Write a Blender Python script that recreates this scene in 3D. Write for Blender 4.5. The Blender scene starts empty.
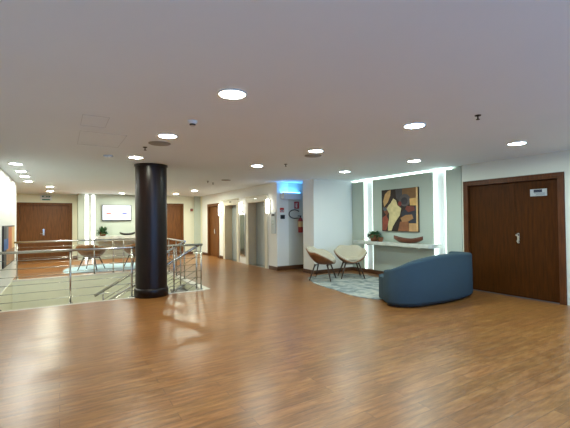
import bpy, bmesh, math, random
from mathutils import Vector, Matrix

# ---------------------------------------------------------------- camera, exposure, world
scene = bpy.context.scene
COL = scene.collection
YAW = math.radians(31.3); PITCH = math.atan(6.8/370); ROLL = math.radians(0.55)
cam_data = bpy.data.cameras.new('camera')
cam = bpy.data.objects.new('camera', cam_data)
COL.objects.link(cam)
cam_data.sensor_width = 36.0
cam_data.lens = 370.0/570.0*36.0
cam_data.clip_start = 0.05
fw = Vector((math.sin(YAW)*math.cos(PITCH), math.cos(YAW)*math.cos(PITCH), math.sin(PITCH)))
rt = Vector((math.cos(YAW), -math.sin(YAW), 0)); up = rt.cross(fw)
R_ = rt*math.cos(ROLL) - up*math.sin(ROLL)
U_ = up*math.cos(ROLL) + rt*math.sin(ROLL)
M = Matrix((R_, U_, -fw)).transposed().to_4x4()
M.translation = Vector((0, 0, 1.46))
cam.matrix_world = M
scene.camera = cam
scene.view_settings.view_transform = 'Standard'
scene.view_settings.look = 'None'
scene.view_settings.gamma = 1
scene.view_settings.use_curve_mapping = False
scene.view_settings.exposure = 1.0
world = bpy.data.worlds.new('world'); scene.world = world
world.use_nodes = True
world.node_tree.nodes['Background'].inputs[0].default_value = (0.34, 0.82, 1.75, 1)
world.node_tree.nodes['Background'].inputs[1].default_value = 1.8
scene.cycles.sample_clamp_indirect = 4.0
scene.cycles.caustics_reflective = False
scene.cycles.caustics_refractive = False

LAMP = 75.0         # ceiling lamps, diffuser radiance
WARM = (1.24, 1.25, 1.02); NEUT = (1.08, 1.32, 1.24); COOL = (0.70, 1.20, 1.75)
ROW = (1.0, 1.04, 0.95, 1.4)
TVL = (1.0, 1.04, 0.90, 2.0)
FAR = (1.0, 1.04, 0.86, 3.8)      # the stronger lamps of the far lounge
LED = (0.80, 1.0, 0.95)
CEIL = 2.60

# ---------------------------------------------------------------- materials
def lin(c):
    return tuple(((v/255)/12.92 if v/255 <= 0.04045 else (((v/255)+0.055)/1.055)**2.4) for v in c)

def mat(name, rgb, rough=0.6, metal=0.0, var=0.06, scale=6.0, bump=0.0, bscale=80.0, coat=0.0, stretch=None, spec=0.5):
    m = bpy.data.materials.new(name); m.use_nodes = True
    nt = m.node_tree; b = nt.nodes['Principled BSDF']
    c = lin(rgb)
    b.inputs['Roughness'].default_value = rough
    b.inputs['Metallic'].default_value = metal
    b.inputs['Coat Weight'].default_value = coat
    b.inputs['Specular IOR Level'].default_value = spec
    tc = nt.nodes.new('ShaderNodeTexCoord'); mp = nt.nodes.new('ShaderNodeMapping')
    nt.links.new(tc.outputs['Object'], mp.inputs[0])
    if stretch: mp.inputs['Scale'].default_value = stretch
    n = nt.nodes.new('ShaderNodeTexNoise'); n.inputs['Scale'].default_value = scale; n.inputs['Detail'].default_value = 4
    nt.links.new(mp.outputs[0], n.inputs['Vector'])
    r = nt.nodes.new('ShaderNodeValToRGB')
    r.color_ramp.elements[0].position = 0.3; r.color_ramp.elements[1].position = 0.7
    r.color_ramp.elements[0].color = tuple(max(0, v*(1-var)) for v in c) + (1,)
    r.color_ramp.elements[1].color = tuple(min(1, v*(1+var)) for v in c) + (1,)
    nt.links.new(n.outputs['Fac'], r.inputs[0]); nt.links.new(r.outputs[0], b.inputs['Base Color'])
    if bump:
        n2 = nt.nodes.new('ShaderNodeTexNoise'); n2.inputs['Scale'].default_value = bscale; n2.inputs['Detail'].default_value = 3
        nt.links.new(mp.outputs[0], n2.inputs['Vector'])
        bp = nt.nodes.new('ShaderNodeBump'); bp.inputs['Strength'].default_value = bump; bp.inputs['Distance'].default_value = 0.005
        nt.links.new(n2.outputs['Fac'], bp.inputs['Height']); nt.links.new(bp.outputs[0], b.inputs['Normal'])
    return m

def emit(name, color, strength):
    m = bpy.data.materials.new(name); m.use_nodes = True
    nt = m.node_tree; b = nt.nodes['Principled BSDF']
    b.inputs['Base Color'].default_value = (0.8, 0.8, 0.8, 1)
    b.inputs['Emission Color'].default_value = tuple(color) + (1,)
    b.inputs['Emission Strength'].default_value = strength
    return m

def wood(name, dark, light, rough=0.35, grain=(9, 9, 0.9), coat=0.0, spec=0.5):
    m = mat(name, dark, rough, coat=coat, spec=spec)
    nt = m.node_tree; r = [n for n in nt.nodes if n.type == 'VALTORGB'][0]
    r.color_ramp.elements[0].color = lin(dark) + (1,); r.color_ramp.elements[1].color = lin(light) + (1,)
    [n for n in nt.nodes if n.type == 'MAPPING'][0].inputs['Scale'].default_value = grain
    [n for n in nt.nodes if n.type == 'TEX_NOISE'][0].inputs['Scale'].default_value = 3.0
    [n for n in nt.nodes if n.type == 'TEX_NOISE'][0].inputs['Detail'].default_value = 7
    return m

def plank_floor():
    m = bpy.data.materials.new('vinyl_plank_floor'); m.use_nodes = True
    nt = m.node_tree; N = nt.nodes.new; L = nt.links.new
    b = nt.nodes['Principled BSDF']
    tc = N('ShaderNodeTexCoord')
    br = N('ShaderNodeTexBrick')
    br.offset = 0.37; br.offset_frequency = 2
    br.inputs['Scale'].default_value = 1.0
    br.inputs['Brick Width'].default_value = 1.22
    br.inputs['Row Height'].default_value = 0.125
    br.inputs['Mortar Size'].default_value = 0.0018
    br.inputs['Mortar Smooth'].default_value = 0.3
    br.inputs['Bias'].default_value = 0.0
    br.inputs['Color1'].default_value = (0, 0, 0, 1); br.inputs['Color2'].default_value = (1, 1, 1, 1)
    br.inputs['Mortar'].default_value = (0.1, 0.1, 0.1, 1)
    L(tc.outputs['Object'], br.inputs['Vector'])
    # grain stretched along the planks, shifted a little from plank to plank
    mp = N('ShaderNodeMapping'); mp.inputs['Scale'].default_value = (2.4, 15, 1)
    L(tc.outputs['Object'], mp.inputs[0])
    sh = N('ShaderNodeVectorMath'); sh.operation = 'MULTIPLY_ADD'; sh.inputs[1].default_value = (7, 3, 5)
    L(br.outputs['Color'], sh.inputs[0]); L(mp.outputs[0], sh.inputs[2])
    n = N('ShaderNodeTexNoise'); n.inputs['Scale'].default_value = 1.6; n.inputs['Detail'].default_value = 8; n.inputs['Roughness'].default_value = 0.65
    L(sh.outputs[0], n.inputs['Vector'])
    ramp = N('ShaderNodeValToRGB'); e = ramp.color_ramp.elements
    e[0].position = 0.28; e[0].color = lin((110, 70, 35)) + (1,)
    e[1].position = 0.72; e[1].color = lin((170, 120, 70)) + (1,)
    k = e.new(0.5); k.color = lin((141, 95, 51)) + (1,)
    L(n.outputs['Fac'], ramp.inputs[0])
    mx = N('ShaderNodeMix'); mx.data_type = 'RGBA'; mx.blend_type = 'MULTIPLY'; mx.inputs[0].default_value = 1.0
    r2 = N('ShaderNodeValToRGB'); r2.color_ramp.elements[0].color = (0.86, 0.85, 0.84, 1); r2.color_ramp.elements[1].color = (1.05, 1.04, 1.03, 1)
    L(br.outputs['Color'], r2.inputs[0])
    L(ramp.outputs[0], mx.inputs[6]); L(r2.outputs[0], mx.inputs[7])
    sm = N('ShaderNodeMix'); sm.data_type = 'RGBA'; sm.inputs[7].default_value = lin((78, 46, 28)) + (1,)
    L(br.outputs['Fac'], sm.inputs[0]); L(mx.outputs[2], sm.inputs[6])
    # broad patches that lean redder or yellower
    n3 = N('ShaderNodeTexNoise'); n3.inputs['Scale'].default_value = 0.8; n3.inputs['Detail'].default_value = 3
    mp3 = N('ShaderNodeMapping'); mp3.inputs['Scale'].default_value = (1.5, 5, 1)
    L(tc.outputs['Object'], mp3.inputs[0]); L(mp3.outputs[0], n3.inputs['Vector'])
    r3 = N('ShaderNodeValToRGB'); r3.color_ramp.elements[0].position = 0.35; r3.color_ramp.elements[1].position = 0.65
    r3.color_ramp.elements[0].color = (1.0, 0.93, 0.90, 1); r3.color_ramp.elements[1].color = (1.0, 1.0, 0.9, 1)
    L(n3.outputs['Fac'], r3.inputs[0])
    m3 = N('ShaderNodeMix'); m3.data_type = 'RGBA'; m3.blend_type = 'MULTIPLY'; m3.inputs[0].default_value = 1.0
    L(sm.outputs[2], m3.inputs[6]); L(r3.outputs[0], m3.inputs[7])
    L(m3.outputs[2], b.inputs['Base Color'])
    rr = N('ShaderNodeMapRange'); rr.inputs[3].default_value = 0.25; rr.inputs[4].default_value = 0.37
    L(n.outputs['Fac'], rr.inputs[0]); L(rr.outputs[0], b.inputs['Roughness'])
    ad = N('ShaderNodeMath'); ad.operation = 'SUBTRACT'
    L(n.outputs['Fac'], ad.inputs[0]); L(br.outputs['Fac'], ad.inputs[1])
    bp = N('ShaderNodeBump'); bp.inputs['Strength'].default_value = 0.30; bp.inputs['Distance'].default_value = 0.004
    L(ad.outputs[0], bp.inputs['Height']); L(bp.outputs[0], b.inputs['Normal'])
    b.inputs['Specular IOR Level'].default_value = 0.5
    return m

M_FLOOR = plank_floor()
M_CEIL = mat('ceiling_paint', (234, 242, 247), 0.85, var=0.012, scale=0.8)
M_WHITE = mat('white_wall_paint', (232, 232, 226), 0.75, var=0.01, scale=1.5)
M_CREAM = mat('cream_wall_paint', (230, 228, 204), 0.75, var=0.015, scale=1.5)
M_DOORWALL = mat('beige_wall_paint', (222, 224, 210), 0.75, var=0.01, scale=1.5)
M_SAGE = mat('sage_wall_panel', (182, 190, 176), 0.6, var=0.015, scale=2)
M_BEIGE = mat('beige_elevator_stone', (212, 207, 188), 0.35, var=0.03, scale=3)
M_TAN = mat('tan_elevator_reveal', (206, 192, 164), 0.4, var=0.04, scale=3)
M_WELL = mat('stairwell_wall_paint', (228, 226, 200), 0.7, var=0.015)
M_STONE = mat('pale_stone_edging', (216, 210, 196), 0.35, var=0.06, scale=12)
M_STEP = mat('dark_stone_step', (92, 86, 80), 0.4, var=0.2, scale=30)
M_DOOR = wood('dark_door_wood', (54, 27, 2), (76, 38, 5), 0.5, spec=0.12)
M_DOORFRAME = wood('door_frame_wood', (70, 36, 12), (96, 52, 20), 0.45, spec=0.3)
M_DOORWARM = wood('warm_door_wood', (88, 52, 20), (116, 72, 30), 0.5, spec=0.3)
M_BASEB = wood('baseboard_wood', (70, 42, 24), (96, 60, 36), 0.4, grain=(1, 1, 9))
M_COLUMN = wood('column_dark_lacquer', (16, 9, 8), (32, 18, 14), 0.3, spec=0.3)
M_STEEL = mat('brushed_stainless_steel', (188, 186, 178), 0.25, 1.0, var=0.05, scale=20)
M_ELSTEEL = mat('elevator_steel', (178, 186, 186), 0.4, 0.35, var=0.05, scale=3, stretch=(12, 12, 0.5))
M_CHROME = mat('polished_metal', (215, 213, 205), 0.15, 1.0, var=0.02)
M_RING = mat('lamp_trim_white', (222, 222, 220), 0.5, var=0.01)
M_GREY = mat('grey_ceiling_grille', (150, 146, 140), 0.6, var=0.05)
M_DARK = mat('dark_metal', (44, 40, 38), 0.45, 0.3, var=0.05)
M_BLACK = mat('black_plastic', (18, 18, 20), 0.5, var=0.05)
M_WPLAST = mat('white_plastic', (214, 216, 216), 0.45, var=0.01)
M_SOFA = mat('blue_woven_fabric', (57, 73, 82), 0.95, var=0.14, scale=160, bump=0.35, bscale=260, spec=0.2)
M_UPH = mat('cream_upholstery', (184, 173, 152), 0.9, var=0.05, scale=60, bump=0.2, bscale=220, spec=0.25)
M_SHELL = wood('chair_shell_wood', (104, 60, 28), (132, 80, 40), 0.45, grain=(3, 3, 3))
M_LEG = wood('chair_leg_wood', (52, 34, 24), (74, 50, 36), 0.45)
M_MARBLE = mat('marble_shelf', (196, 196, 184), 0.25, var=0.16, scale=5)
M_CLAY = mat('terracotta_pot', (146, 88, 56), 0.8, var=0.1, scale=10)
M_LEAF = mat('green_leaves', (52, 92, 54), 0.55, var=0.35, scale=14)
M_BOWL = wood('carved_bowl_wood', (76, 36, 18), (112, 60, 34), 0.45, grain=(2, 2, 2))
M_RED = mat('red_enamel', (144, 34, 28), 0.35, var=0.03)

def rug_mat():
    m = mat('mottled_rug', (146, 148, 138), 0.95, var=0.1, scale=3, bump=0.5, bscale=180, spec=0.1)
    r = [n for n in m.node_tree.nodes if n.type == 'VALTORGB'][0]; e = r.color_ramp.elements
    e[0].position = 0.34; e[0].color = lin((112, 120, 122)) + (1,)
    e[1].position = 0.66; e[1].color = lin((180, 177, 166)) + (1,)
    k = e.new(0.5); k.color = lin((150, 155, 151)) + (1,)
    n = [n for n in m.node_tree.nodes if n.type == 'TEX_NOISE'][0]; n.inputs['Distortion'].default_value = 1.5; n.inputs['Detail'].default_value = 8
    return m
M_RUG = rug_mat()

# ---------------------------------------------------------------- mesh helpers
def add_box(bm, x0, x1, y0, y1, z0, z1, bev=0.0, mi=0):
    x0, x1 = min(x0, x1), max(x0, x1); y0, y1 = min(y0, y1), max(y0, y1); z0, z1 = min(z0, z1), max(z0, z1)
    vs = [bm.verts.new((x, y, z)) for z in (z0, z1) for x, y in ((x0, y0), (x1, y0), (x1, y1), (x0, y1))]
    fs = [bm.faces.new([vs[i] for i in f]) for f in ((3, 2, 1, 0), (4, 5, 6, 7), (0, 1, 5, 4), (1, 2, 6, 5), (2, 3, 7, 6), (3, 0, 4, 7))]
    for f in fs: f.material_index = mi
    if bev:
        es = list({e for f in fs for e in f.edges})
        bmesh.ops.bevel(bm, geom=es, offset=bev, segments=2, affect='EDGES', profile=0.6)
    return bm

def add_tube(bm, pts, rad, seg=12, caps=True, mi=0):
    pts = [Vector(p) for p in pts]
    rads = rad if isinstance(rad, (list, tuple)) else [rad]*len(pts)
    rings = []; prev = None
    for i, p in enumerate(pts):
        d = (pts[min(i+1, len(pts)-1)] - pts[max(i-1, 0)]).normalized()
        a = Vector((0, 0, 1)) if abs(d.z) < 0.9 else Vector((1, 0, 0))
        if prev is not None: a = prev
        u = (a - d*a.dot(d)).normalized(); v = d.cross(u); prev = u
        rings.append([bm.verts.new(p + (u*math.cos(t) + v*math.sin(t))*rads[i]) for t in [2*math.pi*k/seg for k in range(seg)]])
    for a, b in zip(rings, rings[1:]):
        for k in range(seg):
            f = bm.faces.new((a[k], a[(k+1) % seg], b[(k+1) % seg], b[k])); f.smooth = True; f.material_index = mi
    if caps:
        f = bm.faces.new(list(reversed(rings[0]))); f.material_index = mi
        f = bm.faces.new(rings[-1]); f.material_index = mi
    return bm

def add_lathe(bm, prof, cx=0, cy=0, seg=32, mi=0, smooth=True):
    rings = []
    for r, z in prof:
        if r < 1e-5: rings.append([bm.verts.new((cx, cy, z))])
        else: rings.append([bm.verts.new((cx+r*math.cos(2*math.pi*k/seg), cy+r*math.sin(2*math.pi*k/seg), z)) for k in range(seg)])
    for a, b in zip(rings, rings[1:]):
        for k in range(seg):
            k2 = (k+1) % seg
            if len(a) == 1 and len(b) == 1: continue
            if len(a) == 1: f = bm.faces.new((a[0], b[k2], b[k]))
            elif len(b) == 1: f = bm.faces.new((a[k], a[k2], b[0]))
            else: f = bm.faces.new((a[k], a[k2], b[k2], b[k]))
            f.smooth = smooth; f.material_index = mi
    return bm

def add_prism(bm, poly, z0, z1, mi=0, bev=0.0, seg=2):
    lo = [bm.verts.new((x, y, z0)) for x, y in poly]; hi = [bm.verts.new((x, y, z1)) for x, y in poly]
    n = len(poly); fs = [bm.faces.new(list(reversed(lo))), bm.faces.new(hi)]
    top = fs[1]; bot = fs[0]
    for k in range(n): 
        f = bm.faces.new((lo[k], lo[(k+1) % n], hi[(k+1) % n], hi[k])); f.smooth = n > 12; fs.append(f)
    for f in fs: f.material_index = mi
    if bev:
        bmesh.ops.bevel(bm, geom=list(top.edges)+list(bot.edges), offset=bev, segments=seg, affect='EDGES', profile=0.6)
    return bm

def obj(name, bm, mats, parent=None, loc=None):
    bmesh.ops.recalc_face_normals(bm, faces=bm.faces[:])
    me = bpy.data.meshes.new(name); bm.to_mesh(me); bm.free()
    for m in (mats if isinstance(mats, (list, tuple)) else [mats]): me.materials.append(m)
    o = bpy.data.objects.new(name, me); COL.objects.link(o)
    if parent: o.parent = parent
    if loc: o.location = loc
    return o

def B(): return bmesh.new()
def box(*a, **k): return add_box(B(), *a, **k)

def tag(o, label, cat, group=None):
    o['label'] = label; o['category'] = cat
    if group: o['group'] = group
    return o

def thing(name, label, cat, loc=(0, 0, 0), rz=0, group=None):
    o = bpy.data.objects.new(name, None); COL.objects.link(o)
    o.empty_display_size = 0.1
    o.location = loc; o.rotation_euler = (0, 0, rz)
    return tag(o, label, cat, group)

def struct(name, bm, m, parent=None):
    o = obj(name, bm, m, parent)
    if not parent: o['kind'] = 'structure'
    return o

def struct_empty(name, loc=(0, 0, 0)):
    o = bpy.data.objects.new(name, None); COL.objects.link(o); o.location = loc; o['kind'] = 'structure'
    o.empty_display_size = 0.1
    return o

def dup(root, loc, rz=0, label=None, group=None):
    r = root.copy(); COL.objects.link(r); r.location = loc; r.rotation_euler = (0, 0, rz)
    if label: r['label'] = label
    if group: r['group'] = group
    for ch in list(root.children):
        c = ch.copy(); COL.objects.link(c); c.parent = r
        for g in list(ch.children):
            d = g.copy(); COL.objects.link(d); d.parent = c
    return r

def seg_wall(bm, u0, u1, openings, top=CEIL, z0=0.0):
    """yields spans (ua, ub, za, zb) of a wall with door openings (ua, ub, ztop)"""
    out = []; cur = u0
    for a, b, zt in sorted(openings):
        if a > cur: out.append((cur, a, z0, top))
        out.append((a, b, zt, top)); cur = b
    if cur < u1: out.append((cur, u1, z0, top))
    return out

# ---------------------------------------------------------------- shell
WX0, WX1, WY0, WY1 = -1.05, 2.65, 7.68, 11.75       # stairwell opening
bm = B()
for (a, b, c, d) in ((-3.3, 7.7, -3.2, WY0), (WX1, 7.7, WY0, WY1), (-3.3, 7.7, WY1, 17.6), (-3.3, WX0, WY0, WY1)):
    add_box(bm, a, b, c, d, -0.25, 0)
struct('floor', bm, M_FLOOR)
struct('ceiling', box(-3.3, 7.7, -3.2, 17.6, CEIL, CEIL+0.1), M_CEIL)
# left wall, then the wider corridor beyond it
bm = B(); add_box(bm, -1.25, -1.05, -3.2, 12.8, 0, CEIL)
struct('wall_left', bm, M_WHITE)
bm = B(); add_box(bm, -3.3, -3.1, 12.6, 17.6, 0, CEIL); add_box(bm, -3.3, -1.25, 12.6, 12.8, 0, CEIL)
struct('wall_corridor', bm, M_CREAM)
bm = B(); ADDED_WIN = [(-0.6, 1.7), (2.0, 4.3), (4.6, 6.9)]  # guessed openings in the unseen back wall, added to let in cool daylight
add_box(bm, -1.25, 7.5, -3.2, -3.0, 0, 0.5); add_box(bm, -1.25, 7.5, -3.2, -3.0, 2.35, CEIL)
for a, b in ((-1.25, -0.6), (1.7, 2.0), (4.3, 4.6), (6.9, 7.5)): add_box(bm, a, b, -3.2, -3.0, 0.5, 2.35)
struct('wall_back', bm, M_WHITE)
M_WFRAME = mat('added_window_paint', (210, 210, 206), 0.5)
for k, (a, b) in enumerate(ADDED_WIN):
    bm = B()
    for x in (a, (a+b)/2-0.025, b-0.05): add_box(bm, x, x+0.05, -3.14, -3.06, 0.5, 2.35)
    for z in (0.5, 2.30): add_box(bm, a+0.05, b-0.05, -3.13, -3.07, z, z+0.05)
    struct('added_window_%d' % (k+1), bm, M_WFRAME)
# right wall with the wooden double door
RX = 7.27; DY0, DY1, DZ = 2.88, 4.665, 2.225
bm = B()
for a, b, z0, z1 in seg_wall(bm, -3.0, 4.74, [(DY0, DY1, DZ)]): add_box(bm, RX, RX+0.2, a, b, z0, z1)
struct('wall_right', bm, M_DOORWALL)
# lounge alcove: recessed back and three sage panels in front, slot for the cove light above
struct('wall_alcove', box(RX+0.10, RX+0.2, 4.74, 8.2, 0, CEIL), M_SAGE)
PZ = 2.555
for a, b in ((4.752, 5.12), (5.45, 7.36), (7.71, 8.195)):
    struct('wall_panel', box(RX, RX+0.098, a, b, 0.107, PZ, bev=0.003), M_SAGE)
struct('baseboard_alcove', box(RX-0.015, RX+0.099, 4.752, 8.18, 0, 0.106), M_BASEB)
# white wall block beside the lounge, recess, elevator wall
struct('wall_lounge', box(5.9, 7.5, 8.2, 8.72, 0, CEIL), M_WHITE)
bm = B(); add_box(bm, 5.85, 7.5, 9.42, 9.6, 0, CEIL); add_box(bm, 7.5, 7.6, 8.2, 9.6, 0, CEIL)
struct('wall_recess', bm, mat('cool_grey_wall_paint', (206, 206, 194), 0.75, var=0.01))
EX = 5.45
EL = [(10.12, 11.35, 2.10), (12.25, 13.42, 2.10)]
WD = (14.10, 15.30, 2.14)
bm = B()
for a, b, z0, z1 in seg_wall(bm, 9.42, 16.1, EL + [WD]): add_box(bm, EX, EX+0.4, a, b, z0, z1)
struct('wall_elevator', bm, M_WHITE)
# far walls
FY = 16.5
bm = B()
FD = (3.72, 4.66, 2.22)
for a, b, z0, z1 in seg_wall(bm, 2.95, 5.3, [FD]): add_box(bm, a, b, FY, FY+0.3, z0, z1)
add_box(bm, 5.3, 5.85, 16.38, FY+0.3, 0, CEIL); add_box(bm, EX, EX+0.4, 16.1, 16.38, 0, CEIL)
struct('wall_far_right', bm, M_CREAM)
struct('wall_pilaster', box(5.16, 5.448, 16.34, 16.378, 0, CEIL), M_SAGE)
struct('wall_television', box(0.6, 2.95, FY, FY+1.0, 0, CEIL), M_SAGE)
FLY = 17.3; FDL = (-1.36, 0.36, 2.21)
bm = B()
for a, b, z0, z1 in seg_wall(bm, -3.1, 0.6, [FDL]): add_box(bm, a, b, FLY, FLY+0.2, z0, z1)
struct('wall_far_left', bm, M_CREAM)
# stairwell
struct('wall_stairwell_far', box(WX0, WX1, WY1-0.02, WY1, -3.2, -0.03), M_WELL)
struct('wall_stairwell_left', box(WX0-0.02, WX0+0.012, WY0+0.02, WY1-0.02, -3.2, -0.002), M_WELL)
struct('wall_stairwell_near', box(WX0, WX1, WY0, WY0+0.02, -3.2, -0.03), M_WELL)
struct('wall_stairwell_right', box(WX1-0.02, WX1, WY0+0.02, WY1-0.02, -3.2, -0.03), M_WELL)
struct('floor_lower', box(WX0, WX1, WY0, WY1, -3.3, -3.2), M_STONE)
# pale stone edging round the opening
struct('trim_1', box(WX0, WX1, WY1-0.03, WY1+0.07, -0.03, 0.006), M_STONE)
struct('trim_2', box(WX0, WX1, WY0-0.03, WY0+0.03, -0.03, 0.006), M_STONE)
struct('trim_3', box(WX1-0.03, WX1+0.13, WY0+0.03, WY1-0.03, -0.03, 0.006), M_STONE)
# baseboards
BH = 0.105
bm = B(); add_box(bm, 5.885, 7.27, 8.185, 8.2, 0, BH); add_box(bm, 5.885, 5.9, 8.2, 8.72, 0, BH)
struct('baseboard_lounge', bm, M_BASEB)
struct('baseboard_recess', box(EX, 7.5, 9.405, 9.42, 0, BH+0.02), M_BASEB)
bm = B()
for a, b in ((9.42, 9.92), (13.6, 13.99), (15.41, 16.1)): add_box(bm, EX-0.015, EX, a, b, 0, BH)
struct('baseboard_elevator', bm, M_BASEB)
struct('baseboard_right', box(RX-0.015, RX, -3, 2.78, 0, BH), M_BASEB)
bm = B()
for a, b in ((2.95, FD[0]-0.08), (FD[1]+0.08, 5.14)): add_box(bm, a, b, FY-0.015, FY, 0, BH)
struct('baseboard_far_right', bm, M_BASEB)
bm = B()
for a, b in ((-3.1, FDL[0]-0.09), (FDL[1]+0.09, 0.6)): add_box(bm, a, b, FLY-0.015, FLY, 0, BH)
struct('baseboard_far_left', bm, M_BASEB)

bm = B()
add_box(bm, RX+0.2, RX+0.3, 2.6, 4.9, 0, CEIL); add_box(bm, EX+0.4, EX+0.5, 9.9, 16.1, 0, CEIL)
add_box(bm, 3.4, 4.9, FY+0.3, FY+0.4, 0, CEIL); add_box(bm, -1.8, 0.6, FLY+0.2, FLY+0.28, 0, CEIL)
struct('gap_light_blocker', bm, M_BLACK)  # unseen black backing added to stop sky light leaking through door gaps

# ---------------------------------------------------------------- doors
def door_in_x_wall(name, x, y0, y1, zt, mleaf, mframe, fw_=0.07, proud=0.03, leaves=2, rec=0.06, split=None):
    """door in a wall whose visible face is the plane X = x, seen from smaller X"""
    d = struct_empty(name, (x, (y0+y1)/2, 0))
    L = lambda v: v - (y0+y1)/2
    bm = B()
    add_box(bm, -proud, 0.14, L(y0), L(y0)+0.05, 0, zt, bev=0.004)
    add_box(bm, -proud, 0.14, L(y1)-0.05, L(y1), 0, zt, bev=0.004)
    add_box(bm, -proud, 0.14, L(y0)+0.05, L(y1)-0.05, zt-0.05, zt, bev=0.004)
    add_box(bm, -proud, -0.001, L(y0)-fw_, L(y0), 0, zt+fw_, bev=0.004)
    add_box(bm, -proud, -0.001, L(y1), L(y1)+fw_, 0, zt+fw_, bev=0.004)
    add_box(bm, -proud, -0.001, L(y0), L(y1), zt, zt+fw_, bev=0.004)
    obj('door_frame', bm, mframe, d)
    a, b = L(y0)+0.052, L(y1)-0.052; w = (b-a)/leaves
    lv = []
    cuts = [a, L(split), b] if split else [a+w*k for k in range(leaves+1)]
    for c0, c1 in zip(cuts, cuts[1:]):
        lv.append(obj('door_leaf', box(rec, rec+0.045, c0+0.001, c1-0.001, 0.008, zt-0.053, bev=0.003), mleaf, d))
    return d, lv

d1, leaves = door_in_x_wall('door_1', RX, DY0+0.04, DY1-0.02, DZ-0.03, M_DOOR, M_DOORFRAME, fw_=0.05, rec=0.035, split=3.69)
# split line of the leaves as in the photograph, plate and lock on the nearer leaf
HY = 3.64 - (DY0+0.04+DY1-0.02)/2
hb = B(); add_box(hb, 0.022, 0.034, HY-0.02, HY+0.02, 1.00, 1.19, bev=0.003)
add_tube(hb, [(0.024, HY, 1.155), (-0.02, HY, 1.155), (-0.035, HY, 1.155)], [0.012, 0.024, 0.02], 14)
add_tube(hb, [(0.024, HY, 1.04), (-0.005, HY, 1.04)], 0.019, 12)
h = obj('door_handle', hb, M_CHROME, leaves[0])
pb = B(); add_box(pb, 0.028, 0.0345, -0.63, -0.36, 1.86, 1.985, bev=0.001)
add_box(pb, 0.025, 0.0285, -0.555, -0.42, 1.925, 1.975, mi=1)
add_box(pb, 0.025, 0.0285, -0.60, -0.43, 1.908, 1.915, mi=2); add_box(pb, 0.025, 0.0285, -0.60, -0.46, 1.89, 1.897, mi=2)
add_box(pb, 0.025, 0.0285, -0.60, -0.45, 1.874, 1.88, mi=2)
obj('door_plate', pb, [mat('plaque_aluminium', (176, 182, 186), 0.35, 0.4), mat('plaque_navy', (26, 36, 60), 0.5), mat('plaque_lines', (92, 104, 120), 0.5)], leaves[0])
struct('trim_4', box(RX-0.02, RX+0.10, 2.96, 4.6, 0, 0.007), mat('threshold_gap_light', (126, 132, 150), 0.3, 0.8))  # threshold strip, its bluish colour standing in for light under the door

d2, l2 = door_in_x_wall('door_2', EX, WD[0], WD[1], WD[2], M_DOORWARM, M_DOORWARM, fw_=0.06, leaves=1)
hb = B(); add_box(hb, 0.045, 0.059, 0.0-0.03, 0.03, 0.95, 1.15, bev=0.003); add_tube(hb, [(0.05, 0, 1.05), (0.0, 0, 1.05), (0.0, -0.12, 1.05)], 0.011, 10)
obj('door_handle', hb, M_CHROME, l2[0])

def door_in_y_wall(name, y, x0, x1, zt, mleaf, mframe, leaves=2):
    d = struct_empty(name, ((x0+x1)/2, y, 0)); c = (x0+x1)/2
    a, b = x0-c, x1-c
    bm = B()
    for s0, s1 in ((a, a+0.04), (b-0.04, b)): add_box(bm, s0, s1, -0.02, 0.14, 0, zt, bev=0.004)
    add_box(bm, a+0.04, b-0.04, -0.02, 0.14, zt-0.04, zt, bev=0.004)
    for s0, s1 in ((a-0.06, a), (b, b+0.06)): add_box(bm, s0, s1, -0.02, -0.001, 0, zt+0.05, bev=0.004)
    add_box(bm, a, b, -0.02, -0.001, zt, zt+0.05, bev=0.004)
    obj('door_frame', bm, mframe, d)
    a += 0.042; b -= 0.042; w = (b-a)/leaves; lv = []
    for k in range(leaves):
        lv.append(obj('door_leaf', box(a+w*k+0.001, a+w*(k+1)-0.001, 0.04, 0.085, 0.008, zt-0.043, bev=0.003), mleaf, d))
    return d, lv

d3, l3 = door_in_y_wall('door_3', FLY, FDL[0], FDL[1], FDL[2], M_DOORWARM, M_DOORWARM)
hb = B(); add_box(hb, -0.08, -0.02, 0.026, 0.039, 0.98, 1.22, bev=0.003); add_tube(hb, [(-0.05, 0.03, 1.2), (-0.05, -0.02, 1.2)], 0.035, 14)
add_tube(hb, [(-0.05, 0.03, 1.05), (-0.05, -0.02, 1.05), (-0.16, -0.02, 1.05)], 0.013, 10)
obj('door_handle', hb, M_CHROME, l3[0])
d4, l4 = door_in_y_wall('door_4', FY, FD[0], FD[1], FD[2], M_DOORWARM, M_DOORWARM, leaves=1)
hb = B(); add_tube(hb, [(-0.36, 0.04, 1.05), (-0.36, -0.02, 1.05), (-0.25, -0.02, 1.05)], 0.012, 10)
obj('door_handle', hb, M_CHROME, l4[0])

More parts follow.
